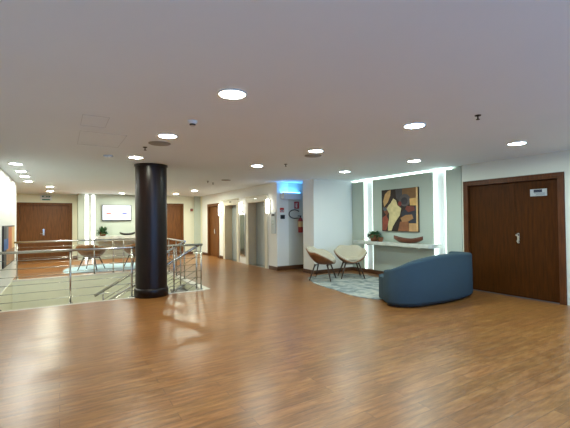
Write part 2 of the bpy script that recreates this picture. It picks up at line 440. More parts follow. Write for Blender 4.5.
# ---------------------------------------------------------------- elevators
def elevator(y0, y1, zt, label):
    t = thing('elevator_entrance', label, 'elevator', (EX, (y0+y1)/2, 0), 0, 'elevator entrances')
    c = (y0+y1)/2; a, b = y0-c, y1-c
    bm = B()
    add_box(bm, -0.03, -0.001, a-0.15, a, 0, zt+0.18, bev=0.004)
    add_box(bm, -0.03, -0.001, b, b+0.15, 0, zt+0.18, bev=0.004)
    add_box(bm, -0.03, -0.001, a, b, zt, zt+0.18, bev=0.004)
    obj('surround', bm, M_BEIGE, t)
    bm = B()
    add_box(bm, -0.03, 0.27, b-0.03, b-0.001, 0, zt-0.03)
    add_box(bm, -0.03, 0.27, a+0.001, a+0.03, 0, zt-0.03)
    add_box(bm, -0.03, 0.27, a+0.001, b-0.001, zt-0.03, zt-0.001)
    obj('reveal', bm, M_TAN, t)
    w = (b-a-0.06)/2
    for k in range(2):
        obj('door_panel', box(0.27+0.012*k, 0.30+0.012*k, a+0.03+w*k, a+0.03+w*(k+1)-0.004, 0.01, zt-0.03, bev=0.002), M_ELSTEEL, t)
    obj('sill', box(0.0, 0.27, a+0.03, b-0.03, 0, 0.01), M_STEEL, t)
    obj('header_shelf', box(-0.10, -0.031, a-0.16, b+0.16, zt+0.15, zt+0.18, bev=0.004), M_BEIGE, t)
    ib = B(); add_box(ib, -0.045, -0.031, -0.09, 0.09, zt+0.05, zt+0.11, bev=0.003); add_tube(ib, [(-0.045, 0, zt+0.08), (-0.05, 0, zt+0.08)], 0.022, 12, mi=1)
    obj('floor_indicator', ib, [M_STEEL, M_BLACK], t)
    return t
elevator(*EL[0], 'elevator entrance with beige surround and steel doors, nearer to the fire extinguisher')
elevator(*EL[1], 'elevator entrance with beige surround and steel doors, nearer to the narrow wooden door')

# tall panel between the elevators, steel call panel at the near corner
t = thing('display_panel', 'tall narrow glass wall panel between the two elevator entrances', 'panel', (EX, 11.8, 0))
obj('frame', box(-0.03, -0.001, -0.22, 0.20, 0.25, 1.72, bev=0.006), M_STEEL, t)
obj('glass', box(-0.034, -0.0305, -0.17, 0.15, 0.30, 1.67), mat('dark_mirror_glass', (86, 96, 92), 0.12, 0.6, var=0.3, scale=3), t)
t = thing('call_panel', 'tall steel call panel on the wall corner beside the nearer elevator', 'panel', (EX, 9.62, 0))
obj('plate', box(-0.02, -0.001, -0.13, 0.13, 1.08, 1.72, bev=0.006), M_ELSTEEL, t)
bb = B(); add_box(bb, -0.024, -0.0205, -0.09, 0.09, 1.6, 1.68)
obj('screen', bb, M_BLACK, t)
bb = B()
for z in (1.36, 1.46): obj('button', add_tube(B(), [(-0.02, 0, z), (-0.03, 0, z)], 0.022, 12), M_CHROME, t)


# glass rod sconces on the elevator wall
M_ROD = emit('sconce_glass_glow', (1.0, 0.98, 0.88), 7)
def sconce(y, label, x=EX):
    t = thing('wall_sconce', label, 'sconce', (x, y, 1.85), 0, 'sconces on the elevator wall')
    obj('bracket', box(-0.05, -0.001, -0.06, 0.06, -0.16, 0.24, bev=0.006), M_STEEL, t)
    for k, dy in enumerate((-0.055, 0.055)):
        obj('glass_rod', add_lathe(B(), [(0, -0.16), (0.018, -0.14), (0.021, 0.1), (0.018, 0.26), (0, 0.27)], -0.09, dy, 14), M_ROD, t)
    rb = B(); add_tube(rb, [(-0.05, 0, -0.05), (-0.115, 0, -0.05)], 0.012, 8); add_box(rb, -0.12, -0.06, -0.09, 0.09, -0.07, -0.05, bev=0.004)
    add_tube(rb, [(-0.09, 0, -0.06), (-0.09, 0, 0.14)], 0.012, 8); add_box(rb, -0.12, -0.06, -0.09, 0.09, 0.13, 0.15, bev=0.004)
    obj('clasp', rb, M_STEEL, t)
    return t
sconce(9.84, 'glowing glass rod sconce above the steel call panel by the blue light')
sconce(11.8, 'glowing glass rod sconce above the tall panel between the elevators')
sconce(13.78, 'glowing glass rod sconce between the farther elevator and the wooden door')

# recess wall: blue light box, signs, box, hose, extinguisher
t = thing('light_box', 'white wall box casting blue light upward in the recess', 'lamp', (5.88, 9.42, 2.10))
obj('housing', box(-0.31, 0.31, -0.20, -0.001, 0.0, 0.19, bev=0.012), M_WPLAST, t)
obj('blue_lamp', box(-0.28, 0.28, -0.17, -0.03, 0.191, 0.205), emit('blue_lamp_glow', (0.08, 0.40, 1.0), 8), t)

def sign(name, label, x, z, w, h_, mats, shapes, cat='sign'):
    t = bpy.data.objects
    bm = B(); add_box(bm, -w/2, w/2, -0.008, -0.001, -h_/2, h_/2)
    for (a, b, c, d, mi) in shapes: add_box(bm, a*w, b*w, -0.010, -0.0081, c*h_, d*h_, mi=mi)
    o = obj(name, bm, mats, None, (x, 9.42, z)); return tag(o, label, cat)
M_SW = mat('sign_white', (228, 226, 222), 0.5); M_SRED = mat('sign_red', (182, 46, 44), 0.5)
sign('fire_sign', 'square red fire extinguisher sign with white pictogram above the extinguisher', 6.14, 1.93, 0.17, 0.21, [M_SRED, M_SW],
     [(-0.12, 0.12, -0.36, 0.2, 1), (-0.05, 0.2, 0.22, 0.34, 1), (-0.36, -0.26, -0.3, 0.3, 1)])
sign('notice_sign', 'small red and white sign above the small black wall box', 5.62, 1.78, 0.14, 0.13, [M_SRED, M_SW, M_BLACK],
     [(-0.36, 0.36, -0.36, 0.05, 1), (-0.2, 0.2, -0.3, 0.0, 2)])
bb = B(); add_box(bb, -0.065, 0.065, -0.05, -0.001, -0.06, 0.06, bev=0.008)
tag(obj('alarm_box', bb, M_BLACK, None, (5.63, 9.42, 1.575)), 'small black box on the recess wall left of the hose', 'box')
hp = [(6.17 + 0.20*math.cos(a) - 0.12, 9.39, 1.66 + 0.13*math.sin(a)) for a in [math.radians(40 + 25*k) for k in range(10)]]
hb = B(); add_tube(hb, hp + [(6.19, 9.39, 1.54)], 0.014, 10)

t = thing('fire_extinguisher', 'red fire extinguisher with black hose hanging on the recess wall', 'fire extinguisher', (6.22, 9.33, 1.1))
obj('cylinder', add_lathe(B(), [(0, 0), (0.065, 0.0), (0.075, 0.02), (0.075, 0.36), (0.05, 0.43), (0.02, 0.45), (0, 0.45)], seg=20), M_RED, t)
obj('label_band', add_lathe(B(), [(0.0765, 0.17), (0.0765, 0.34)], seg=20), mat('extinguisher_label', (206, 176, 130), 0.6), t)
vb = B(); add_tube(vb, [(0, 0, 0.44), (0, 0, 0.50)], 0.02, 10); add_box(vb, -0.09, 0.03, -0.012, 0.012, 0.49, 0.515, bev=0.003)
obj('valve', vb, M_DARK, t)
ho = obj('hose', hb, M_BLACK, t); ho.location = (-6.22, -9.33, -1.1)
obj('bracket', box(-0.03, 0.03, 0.074, 0.089, 0.2, 0.34), M_DARK, t)

# ---------------------------------------------------------------- ceiling lamps and fittings
LM = {}
def lamp_mats(c):
    if c not in LM: LM[c] = emit('lamp_diffuser_glow', c[:3], LAMP*(c[3] if len(c) > 3 else 1))
    return LM[c]
protos = {}
def downlight(x, y, col, label, r=0.115, group='round ceiling downlights'):
    key = (col, r)
    if key not in protos:
        t = thing('ceiling_light', label, 'ceiling light', (x, y, CEIL), 0, group)
        obj('trim_ring', add_lathe(B(), [(r, -0.001), (r+0.018, -0.001), (r+0.015, -0.012), (r, -0.016), (r-0.004, -0.004)], seg=36), M_RING, t)
        obj('diffuser', add_lathe(B(), [(0, -0.010), (r*0.9, -0.010), (r, -0.006), (r, -0.002)], seg=36), lamp_mats(col), t)
        protos[key] = t
        return t
    return dup(protos[key], (x, y, CEIL), 0, label, group)

downlight(1.31, 3.04, WARM, 'largest round ceiling light, left of centre near the top of the picture')
downlight(1.21, 4.95, WARM, 'round ceiling light just in front of the flat speaker disc before the column')
downlight(1.13, 6.86, WARM, 'round ceiling light at the upper left of the dark column, closest to it')
downlight(3.45, 6.76, NEUT, 'round ceiling light in front of the elevator wall, beside a small sprinkler')
downlight(3.56, 4.87, NEUT, 'round ceiling light beside the thin round grille at the middle of the ceiling')
downlight(3.65, 2.98, COOL, 'brightest bluish round ceiling light near the bare sprinkler')
downlight(5.89, 2.93, NEUT, 'round ceiling light in front of the dark double door')
downlight(5.84, 4.79, NEUT, 'round ceiling light in front of the painting')
downlight(5.69, 6.65, NEUT, 'round ceiling light above the two cream lounge chairs')
for y, lb in ((8.65, 'ceiling light along the left wall, nearest to the viewer'), (9.86, 'ceiling light along the left wall, second from the viewer'),
              (10.87, 'ceiling light along the left wall, third from the viewer'), (12.12, 'ceiling light along the left wall, farthest, at the wall end')):
    downlight(-0.73, y, ROW, lb, 0.10, 'ceiling lights along the left wall')
downlight(-0.27, 13.65, FAR, 'ceiling light before the far double door, nearer of the two', 0.10)
downlight(-0.31, 15.57, FAR, 'ceiling light before the far double door, just above the exit sign', 0.10)
downlight(2.06, 15.6, TVL, 'ceiling light above the wall television', 0.10)
downlight(2.65, 15.2, TVL, 'ceiling light beside the column, right of the wall television', 0.10)
downlight(3.98, 14.98, FAR, 'ceiling light in front of the far single wooden door', 0.10)
downlight(4.2, 13.27, FAR, 'ceiling light in front of the narrow wooden door, right of the column', 0.10)
# the same rows of lamps go on over and behind the camera
for x, y, c, lb in ((1.35, 1.1, WARM, 'overhead, on the column side'), (3.65, 1.1, COOL, 'overhead, in the middle row'), (5.9, 1.1, NEUT, 'overhead, on the door side'),
                    (1.35, -0.8, WARM, 'behind, on the column side'), (3.65, -0.8, COOL, 'behind, in the middle row'), (5.9, -0.8, NEUT, 'behind, on the door side')):
    downlight(x, y, c, 'round ceiling light out of view ' + lb, group='ceiling lights over the viewer')

def disc(name, x, y, r, m, label, cat, depth=0.012):
    return tag(obj(name, add_lathe(B(), [(0, -depth), (r*0.93, -depth), (r, -depth*0.5), (r, -0.001)], seg=32), m, None, (x, y, CEIL)), label, cat)
disc('ceiling_speaker', 1.23, 5.5, 0.155, M_GREY, 'flat round grey grille on the ceiling in front of the column', 'speaker')
disc('ceiling_speaker', 3.79, 5.27, 0.15, M_GREY, 'flat round grey grille by the middle ceiling light', 'speaker')
disc('ceiling_speaker', 3.91, 9.54, 0.13, M_GREY, 'flat round grille on the ceiling before the elevators', 'speaker')
disc('ceiling_cover', 0.70, 6.92, 0.08, mat('pale_blue_lens', (178, 196, 220), 0.4), 'small pale bluish disc on the ceiling left of the column', 'ceiling cover', 0.02)
o = obj('smoke_detector', add_lathe(B(), [(0, -0.052), (0.028, -0.05), (0.032, -0.035), (0.05, -0.03), (0.055, -0.012), (0.058, -0.001)], seg=28), M_WPLAST, None, (1.28, 4.1, CEIL))
tag(o, 'white smoke detector on the ceiling between the two largest warm lights', 'smoke detector')
bm = B(); add_lathe(bm, [(0.03, -0.052), (0.034, -0.045), (0.034, -0.036), (0.03, -0.034)], seg=20)
so = obj('vent_band', bm, M_DARK, o)
def sprinkler(x, y, label):
    bm = B(); add_lathe(bm, [(0, -0.012), (0.03, -0.01), (0.034, -0.001)], seg=20)
    add_tube(bm, [(0, 0, -0.005), (0, 0, -0.045)], 0.008, 8); add_lathe(bm, [(0, -0.05), (0.02, -0.05), (0.02, -0.045), (0, -0.045)], seg=14)
    return tag(obj('sprinkler', bm, M_DARK, None, (x, y, CEIL)), label, 'sprinkler', 'ceiling sprinklers')
sprinkler(1.1, 5.88, 'small ceiling sprinkler just beyond the grey disc before the column')
sprinkler(3.92, 2.35, 'ceiling sprinkler to the right of the brightest bluish light')
sprinkler(3.87, 6.32, 'ceiling sprinkler between the middle light and the elevator-side light')
sprinkler(3.55, 10.0, 'far ceiling sprinkler left of the round grille before the elevators')
sprinkler(3.85, 10.4, 'far ceiling sprinkler nearest to the elevator wall')
M_PANEL = mat('access_panel_paint', (200, 206, 210), 0.85, var=0.01)
for (x0, x1, y0, y1), lb in (((0.2, 0.46, 4.4, 4.9), 'faint rectangular ceiling access panel, nearer of two'), ((0.21, 0.75, 5.2, 6.1), 'faint rectangular ceiling access panel, closer to the column')):
    bm = B()
    for a, b, c, d in ((x0, x1, y0, y0+.003), (x0, x1, y1-.003, y1), (x0, x0+.003, y0, y1), (x1-.003, x1, y0, y1)): add_box(bm, a, b, c, d, CEIL-0.004, CEIL-0.0005)
    tag(obj('access_panel', bm, M_PANEL), lb, 'access panel', 'ceiling access panels')

# ---------------------------------------------------------------- LED strips
M_LED = emit('led_strip_glow', LED, 1.6)
M_DIFF = mat('light_niche_white', (236, 240, 238), 0.5, var=0.005)
def light_niche_x(y0, y1, label):
    t = thing('wall_light', label, 'wall light', (RX, (y0+y1)/2, 0), 0, 'vertical light panels of the lounge wall')
    w = (y1-y0)/2
    obj('backing', box(0.075, 0.099, -w+0.002, w-0.002, 0.107, 2.553), M_DIFF, t)
    for s in (-1, 1):
        obj('led_strip', box(0.03, 0.073, s*(w-0.022)-0.018, s*(w-0.022)+0.018, 0.11, 2.54), M_LED, t)
    return t
light_niche_x(5.12, 5.45, 'tall bright vertical light panel rising behind the blue sofa')
light_niche_x(7.36, 7.71, 'tall bright vertical light panel behind the potted plant')
tag(obj('cove_light', box(RX+0.04, RX+0.07, 5.0, 8.18, 2.564, 2.576), emit('cove_led_glow', LED, 5)), 'thin bright cove light along the ceiling above the painting', 'wall light')
M_LEDW = emit('far_led_glow', (1.0, 1.0, 0.92), 2.2)
t = thing('wall_light', 'pair of bright vertical light bars left of the wall television', 'wall light', (1.01, FY, 0))
obj('backing', box(-0.19, 0.19, -0.02, -0.001, 0, 2.56), mat('far_panel_grey', (176, 180, 172), 0.6), t)
for s in (-0.115, 0.115): obj('led_strip', box(s-0.055, s+0.055, -0.05, -0.021, 0.01, 2.55), M_LEDW, t)

# ---------------------------------------------------------------- column
t = thing('column', 'thick round dark glossy column beside the stair railing', 'column', (1.56, 7.72, 0))
obj('shaft', add_lathe(B(), [(0.30, 0.17), (0.30, 2.56)], seg=64), M_COLUMN, t)
obj('plinth', add_lathe(B(), [(0, 0.001), (0.326, 0.001), (0.326, 0.145), (0.318, 0.165), (0.30, 0.172)], seg=64), M_COLUMN, t)
obj('capital', add_lathe(B(), [(0.30, 2.56), (0.318, 2.565), (0.318, 2.598), (0, 2.598)], seg=64), M_COLUMN, t)

# ---------------------------------------------------------------- railings
def railing(name, label, p0, p1, posts, nb=6, top=0.965, base=0.006, r=0.024, br=0.005):
    p0 = Vector(p0); p1 = Vector(p1); d = p1-p0; L = d.length; ang = math.atan2(d.y, d.x)
    t = thing(name, label, 'railing', (p0.x, p0.y, 0), ang)
    obj('handrail', add_tube(B(), [(-0.03, 0, top), (L*0.5, 0, top), (L+0.03, 0, top)], r, 14), M_STEEL, t)
    for s in posts:
        bm = B(); add_tube(bm, [(s, 0, base), (s, 0, top-r)], 0.016, 10); add_lathe(bm, [(0, base), (0.04, base), (0.04, base+0.012), (0.016, base+0.016)], s, 0, 16)
        obj('post', bm, M_STEEL, t)
    for k in range(nb):
        z = base + (top-base)*(k+0.85)/(nb+0.85)
        obj('horizontal_bar', add_tube(B(), [(0, 0, z), (L, 0, z)], br, 8), M_STEEL, t)
    return t
railing('stair_railing', 'stainless steel railing in front of the stairwell, left of and behind the column', (-1.0, 7.74, 0), (2.60, 7.78, 0),
        (0.13, 1.16, 2.20, 3.02, 3.50, 3.6))
railing('stair_railing', 'stainless steel railing on the far edge of the stairwell before the brown chairs', (-1.0, 11.80, 0), (2.62, 11.80, 0), (0.05, 1.83, 2.32, 2.6, 3.55))
railing('stair_railing', 'short stainless steel railing on the right edge of the stairwell, behind the column', (2.70, 9.35, 0), (2.70, 11.74, 0), (0.03, 0.8, 1.6, 2.35))

# staircase descending towards the left
SL = 0.56; SY0, SY1 = 7.86, 9.22
steps = 17; rise = 0.1777; run = rise/SL
t = thing('staircase', 'stone staircase descending behind the railing, its dark first steps right of the column', 'staircase', (WX1-0.03, SY0, 0))
bm = B()
for k in range(12):
    add_box(bm, -run*(k+1), -run*k, 0, SY1-SY0, -rise*(k+1)-0.035, -rise*(k+1), mi=0)
    add_box(bm, -run*(k+1), -run*(k+1)+0.02, 0, SY1-SY0, -rise*(k+2), -rise*(k+1)-0.035, mi=0)
obj('steps', bm, M_STEP, t)
for yy in (0.0, SY1-SY0-0.04):
    bm = B(); q = []
    p = [(0, -0.05), (-run*12, -rise*12-0.05), (-run*12, -rise*12-0.32), (0, -0.32)]
    vs = [[bm.verts.new((x, y, z)) for x, z in p] for y in (yy-0.04, yy)]
    bm.faces.new(vs[0]); bm.faces.new(list(reversed(vs[1])))
    for k in range(4): bm.faces.new((vs[0][k], vs[0][(k+1) % 4], vs[1][(k+1) % 4], vs[1][k]))
    obj('stringer', bm, M_STONE, t)
STAIR = t
def stair_rail(label, y, x0=2.6, n=4.0):
    dz = -SL*n
    t = obj('handrail', add_tube(B(), [(0.0, 0, 0.95), (-0.02, 0, 0.94), (-n, 0, 0.94+dz)], 0.029, 14), M_STEEL, STAIR, (x0-(WX1-0.03), y-SY0, 0))
    t['label'] = label
    for k in range(5):
        s = 0.06 + k*0.86
        if s > n: break
        obj('post', add_tube(B(), [(-s, 0, -0.15-SL*s), (-s, 0, 0.92-SL*s)], 0.016, 10), M_STEEL, t)
    for k in range(5):
        z = 0.14 + 0.15*k
        obj('slanted_bar', add_tube(B(), [(-0.03, 0, z-0.02), (-n, 0, z+dz)], 0.0065, 8), M_STEEL, t)
    return t
stair_rail('slanted steel handrail going down the stairs, the nearer of the pair', 7.92, n=3.3)
stair_rail('slanted steel handrail going down the stairs, the farther of the pair', 9.16, n=1.95)

# unseen lamps added on the near stairwell wall to brighten the well
for x, lb in ((-0.3, 'farther from the stair top'), (1.0, 'closer to the stair top')):
    t = thing('added_well_light', 'unseen added lamp brightening the stairwell, ' + lb, 'wall light', (x, WY0+0.02, -0.75), 0, 'added lamps in the stairwell')
    obj('housing', box(-0.16, 0.16, 0.001, 0.04, -0.07, 0.07, bev=0.01), M_WPLAST, t)
    obj('diffuser', box(-0.14, 0.14, 0.041, 0.06, -0.055, 0.055), emit('added_well_glow', WARM, 28), t)

# colourful picture on the left wall
t = thing('wall_picture', 'tall abstract picture of black, blue and orange bands on the left wall', 'picture', (-1.05, 0, 0))
obj('frame', box(0.001, 0.03, 9.8, 11.98, 0.5, 1.41, bev=0.004), M_DARK, t)
bm = B()
for a, b, z0, z1, mi in ((9.83, 10.25, 0.53, 0.88, 0), (9.83, 10.25, 1.12, 1.38, 0), (9.83, 10.62, 0.88, 1.12, 1), (10.25, 10.62, 1.12, 1.38, 2), (10.25, 10.62, 0.53, 0.88, 3),
                         (10.62, 11.3, 0.85, 1.38, 4), (11.3, 11.95, 0.85, 1.38, 5), (10.62, 11.95, 0.53, 0.85, 3)):
    add_box(bm, 0.031, 0.034, a, b, z0, z1, mi=mi)
obj('painted_bands', bm, [mat('paint_'+n, c, 0.6, var=0.2, scale=4) for n, c in (('charcoal', (34, 34, 36)), ('blue', (40, 92, 160)), ('grey', (110, 112, 116)), ('ochre', (168, 120, 74)), ('orange', (206, 118, 56)), ('sand', (222, 186, 128)))], t)

# exit sign above the far double door
t = thing('exit_sign', 'small green and white exit sign above the far double door', 'sign', (-0.47, FLY, 2.35))
obj('housing', box(-0.19, 0.19, -0.05, -0.001, -0.005, 0.2, bev=0.006), M_WPLAST, t)
bm = B(); add_box(bm, -0.13, 0.13, -0.054, -0.0505, 0.12, 0.18, mi=0); add_box(bm, -0.13, 0.13, -0.054, -0.0505, 0.01, 0.055, mi=0)
add_box(bm, -0.08, 0.0, -0.056, -0.0541, 0.135, 0.165, mi=1); add_box(bm, 0.03, 0.1, -0.056, -0.0541, 0.143, 0.157, mi=1)
obj('sign_face', bm, [mat('exit_green', (20, 98, 84), 0.5), M_SW], t)

# far wall: television, shelf with plant and dish
t = thing('television', 'flat wall television with glowing white screen on the far wall', 'television', (1.98, FY, 1.85))
obj('housing', box(-0.55, 0.55, -0.07, -0.001, -0.32, 0.32, bev=0.008), M_BLACK, t)
obj('screen', box(-0.525, 0.525, -0.075, -0.0705, -0.285, 0.295), emit('television_glow', (0.62, 0.76, 1.0), 0.55), t)
bm = B(); add_box(bm, -0.40, -0.21, -0.084, -0.0755, -0.05, 0.0, mi=0); add_box(bm, 0.19, 0.38, -0.084, -0.0755, -0.05, 0.0, mi=1)
obj('screen_marks', bm, [mat('orange_mark', (170, 80, 44), 0.6), mat('violet_mark', (70, 56, 160), 0.6)], t)
tag(obj('alarm_box', box(-0.055, 0.055, -0.05, -0.001, -0.06, 0.06, bev=0.01), mat('faded_red_plastic', (126, 62, 50), 0.5), None, (5.08, FY, 1.99)), 'small red alarm box high on the far wall, left of the narrow wooden door', 'alarm')
def shelf(name, label, loc, rz, L, D, T, tip):
    t = thing(name, label, 'shelf', loc, rz)
    poly = [(-L/2, -0.001), (-L/2, -D)] + [(L/2 - tip + tip*math.sin(a), -D + tip - tip*math.cos(a)) for a in [math.pi/2*k/6 for k in range(7)]] + [(L/2, -0.001)]
    obj('marble_top', add_prism(B(), poly, -T, 0, bev=0.006), M_MARBLE, t)
    for s in (-1, 1):
        obj('bracket', box(s*L*0.33-0.02, s*L*0.33+0.02, -D*0.75, -0.001, -T-0.03, -T-0.001), M_STEEL, t)
    return t
shelf('wall_shelf', 'thick pale shelf on the far wall beneath the television', (2.1, FY-0.001, 0.93), 0, 1.75, 0.42, 0.20, 0.08)
shelf('wall_shelf', 'floating marble shelf under the abstract painting', (RX-0.001, 6.50, 0.905), -math.pi/2, 2.50, 0.36, 0.085, 0.10)

def potted_plant(label, loc, r_pot, h_pot, spread, height, n, seed, group=None):
    rnd = random.Random(seed)
    t = thing('potted_plant', label, 'plant', loc, 0, group)
    obj('pot', add_lathe(B(), [(0, 0.0), (r_pot*0.68, 0.0), (r_pot*0.95, h_pot*0.5), (r_pot, h_pot*0.9), (r_pot*1.05, h_pot), (r_pot*0.92, h_pot), (r_pot*0.85, h_pot*0.86), (0, h_pot*0.86)], seg=24), M_CLAY, t)
    bm = B()
    for i in range(n):
        az = rnd.uniform(0, 2*math.pi); el = rnd.uniform(0.1, 1.35); ln = spread*rnd.uniform(0.6, 1.05)
        d = Vector((math.cos(az)*math.cos(el), math.sin(az)*math.cos(el), math.sin(el)*height/spread))
        side = Vector((-math.sin(az), math.cos(az), rnd.uniform(-0.3, 0.3))).normalized()
        base = Vector((math.cos(az)*r_pot*0.3, math.sin(az)*r_pot*0.3, h_pot*0.86))
        w = spread*rnd.uniform(0.10, 0.17); prev = None
        N = 6
        for k in range(N+1):
            s = k/N
            c = base + d*ln*s + Vector((0, 0, -spread*0.55*s*s*rnd.uniform(0.7, 1.1)))
            c.z = max(c.z, 0.02) if math.hypot(c.x, c.y) < spread else c.z
            ww = w*math.sin(math.pi*min(1, 0.12+0.86*s))**0.8
            row = [bm.verts.new(c - side*ww), bm.verts.new(c + Vector((0, 0, -ww*0.3))), bm.verts.new(c + side*ww)]
            if prev:
                for a in (0, 1):
                    f = bm.faces.new((prev[a], prev[a+1], row[a+1], row[a])); f.smooth = True
            prev = row
    obj('foliage', bm, M_LEAF, t)
    return t
potted_plant('larger leafy green plant in a terracotta pot on the marble shelf', (7.09, 7.14, 0.905), 0.12, 0.17, 0.26, 0.26, 60, 3)
potted_plant('smaller green plant in a tiny terracotta pot beside the larger one', (7.00, 6.83, 0.905), 0.075, 0.11, 0.13, 0.12, 22, 5)
potted_plant('bushy green plant on the far shelf under the television', (1.45, FY-0.24, 0.93), 0.12, 0.13, 0.235, 0.42, 130, 8)

def boat_bowl(label, loc, rz, L, W, Hh, m):
    bm = B(); NU, NV = 24, 10; outer = []; inner = []
    for i in range(NU+1):
        s = -1 + 2*i/NU
        w = W/2*(1-abs(s)**2.2)**0.75 + 0.004
        keel = Hh*0.55*abs(s)**3
        rim = Hh*(0.62 + 0.38*abs(s)**2.0)
        ro, ri = [], []
        for j in range(NV+1):
            a = math.pi*j/NV
            c_, s_ = math.cos(a), math.sin(a)
            ro.append(bm.verts.new((s*L/2, -w*c_, rim - (rim-keel)*s_**0.7)))
            ri.append(bm.verts.new((s*L/2*0.97, -(w-0.003)*0.86*c_, rim - (rim-keel)*s_**0.7*0.78)))
        outer.append(ro); inner.append(ri)
    for i in range(NU):
        for j in range(NV):
            f = bm.faces.new((outer[i][j], outer[i+1][j], outer[i+1][j+1], outer[i][j+1])); f.smooth = True
            f = bm.faces.new((inner[i][j], inner[i][j+1], inner[i+1][j+1], inner[i+1][j])); f.smooth = True
        for j in (0, NV):
            bm.faces.new((outer[i][j], inner[i][j], inner[i+1][j], outer[i+1][j]))
    for i in (0, NU):
        for j in range(NV):
            bm.faces.new((outer[i][j], outer[i][j+1], inner[i][j+1], inner[i][j]))
    return tag(obj('wooden_bowl', bm, m, None, loc), label, 'bowl')
o = boat_bowl('long boat shaped reddish wooden bowl on the marble shelf', (7.05, 6.00, 0.905), 0, 0.86, 0.2, 0.17, M_BOWL); o.rotation_euler.z = math.pi/2
boat_bowl('dark curved dish at the right end of the far shelf', (2.36, FY-0.2, 0.93), 0, 0.6, 0.18, 0.14, M_DARK)

# ---------------------------------------------------------------- abstract painting
t = thing('painting', 'large square abstract painting in brown, cream and orange above the marble shelf', 'painting', (RX, 6.41, 1.165), -math.pi/2)
PW, PH = 1.155, 1.07
obj('canvas', box(-PW/2, PW/2, -0.04, -0.001, 0, PH, bev=0.002), mat('canvas_dark_brown', (50, 36, 28), 0.8, var=0.3, scale=5), t)
pal = {}
def pm(c):
    if c not in pal: pal[c] = mat('canvas_paint', c, 0.75, var=0.16, scale=9)
    return pal[c]
layers = [
 ((124, 88, 52), [(195, 47), (322, 47), (322, 150), (262, 140), (205, 120)]),
 ((72, 66, 66), [(160, 47), (215, 47), (215, 110), (190, 150), (165, 120)]),
 ((190, 148, 96), [(72, 82), (98, 55), (122, 50), (118, 96), (96, 150), (62, 190), (55, 140)]),
 ((112, 64, 40), [(60, 196), (92, 186), (108, 238), (84, 262), (60, 230)]),
 ((84, 92, 96), [(54, 190), (86, 196), (92, 210), (70, 226), (52, 210)]),
 ((138, 66, 50), [(48, 280), (80, 258), (100, 300), (92, 350), (78, 388), (46, 388)]),
 ((86, 78, 76), [(235 + 44*math.cos(a), 142 + 50*math.sin(a)) for a in [2*math.pi*k/20 for k in range(20)]]),
 ((58, 52, 56), [(232 + 26*math.cos(a), 148 + 30*math.sin(a)) for a in [2*math.pi*k/16 for k in range(16)]]),
 ((126, 50, 42), [(196 + 14*math.cos(a), 168 + 20*math.sin(a)) for a in [2*math.pi*k/12 for k in range(12)]]),
 ((206, 160, 96), [(272, 132), (322, 128), (322, 188), (276, 186)]),
 ((48, 50, 60), [(262, 196), (322, 196), (322, 325), (240, 325), (214, 300), (206, 240)]),
 ((118, 58, 44), [(250, 188), (306, 196), (312, 226), (262, 240), (238, 214)]),
 ((140, 88, 56), [(196, 316), (262, 300), (264, 392), (178, 392)]),
 ((160, 116, 74), [(200, 285), (240, 262), (290, 258), (300, 290), (262, 312), (215, 318)]),
 ((206, 188, 138), [(144, 122), (166, 138), (178, 180), (208, 206), (196, 262), (170, 300), (140, 350), (126, 388), (96, 392), (96, 340), (106, 290), (108, 246), (86, 204), (104, 176), (120, 160)]),
 ((196, 152, 102), [(266, 328), (322, 328), (322, 392), (266, 392)]),
 ((222, 184, 128), [(322, 47), (335, 47), (335, 392), (322, 392)]),
]
bm = B(); mats = []
for k, (c, poly) in enumerate(layers):
    m = pm(c)
    if m not in mats: mats.append(m)
    y = -0.0405 - 0.0005*k
    vs = [bm.verts.new((-PW/2 + (px-42)/293*PW, y, PH*(1-(py-45)/350))) for px, py in poly]
    f = bm.faces.new(vs); f.material_index = mats.index(m)
    r = bmesh.ops.extrude_face_region(bm, geom=[f])
    bmesh.ops.translate(bm, verts=[v for v in r['geom'] if isinstance(v, bmesh.types.BMVert)], vec=(0, 0.0004, 0))
obj('painted_shapes', bm, mats, t)

# ---------------------------------------------------------------- rug
def smooth_loop(pts, n=8):
    out = []; N = len(pts)
    for i in range(N):
        p0, p1, p2, p3 = [Vector(pts[(i+j-1) % N]) for j in range(4)]
        for k in range(n):
            s = k/n
            out.append(tuple(0.5*((2*p1) + (p2-p0)*s + (2*p0-5*p1+4*p2-p3)*s*s + (3*p1-p0-3*p2+p3)*s**3)))
    return out
rug_pts = [(5.18, 7.35), (4.98, 6.75), (4.92, 6.1), (4.82, 5.45), (5.0, 4.92), (5.6, 4.75), (6.3, 4.95), (6.75, 5.7), (6.85, 6.6), (6.8, 7.5), (6.3, 7.95), (5.5, 7.85)]
tag(obj('rug', add_prism(B(), smooth_loop(rug_pts), 0.0005, 0.012, bev=0.003), M_RUG), 'irregular mottled grey blue rug under the two cream lounge chairs', 'rug')
rug2 = [(0.1, 12.6), (0.5, 12.25), (1.5, 12.2), (2.5, 12.3), (2.9, 12.9), (2.8, 13.8), (2.0, 14.3), (0.9, 14.2), (0.2, 13.7)]
tag(obj('rug', add_prism(B(), smooth_loop(rug2), 0.0005, 0.012, bev=0.003), mat('pale_blue_rug', (160, 186, 196), 0.95, var=0.08, scale=5)), 'pale blue rug beyond the stairwell under the brown chairs', 'rug')

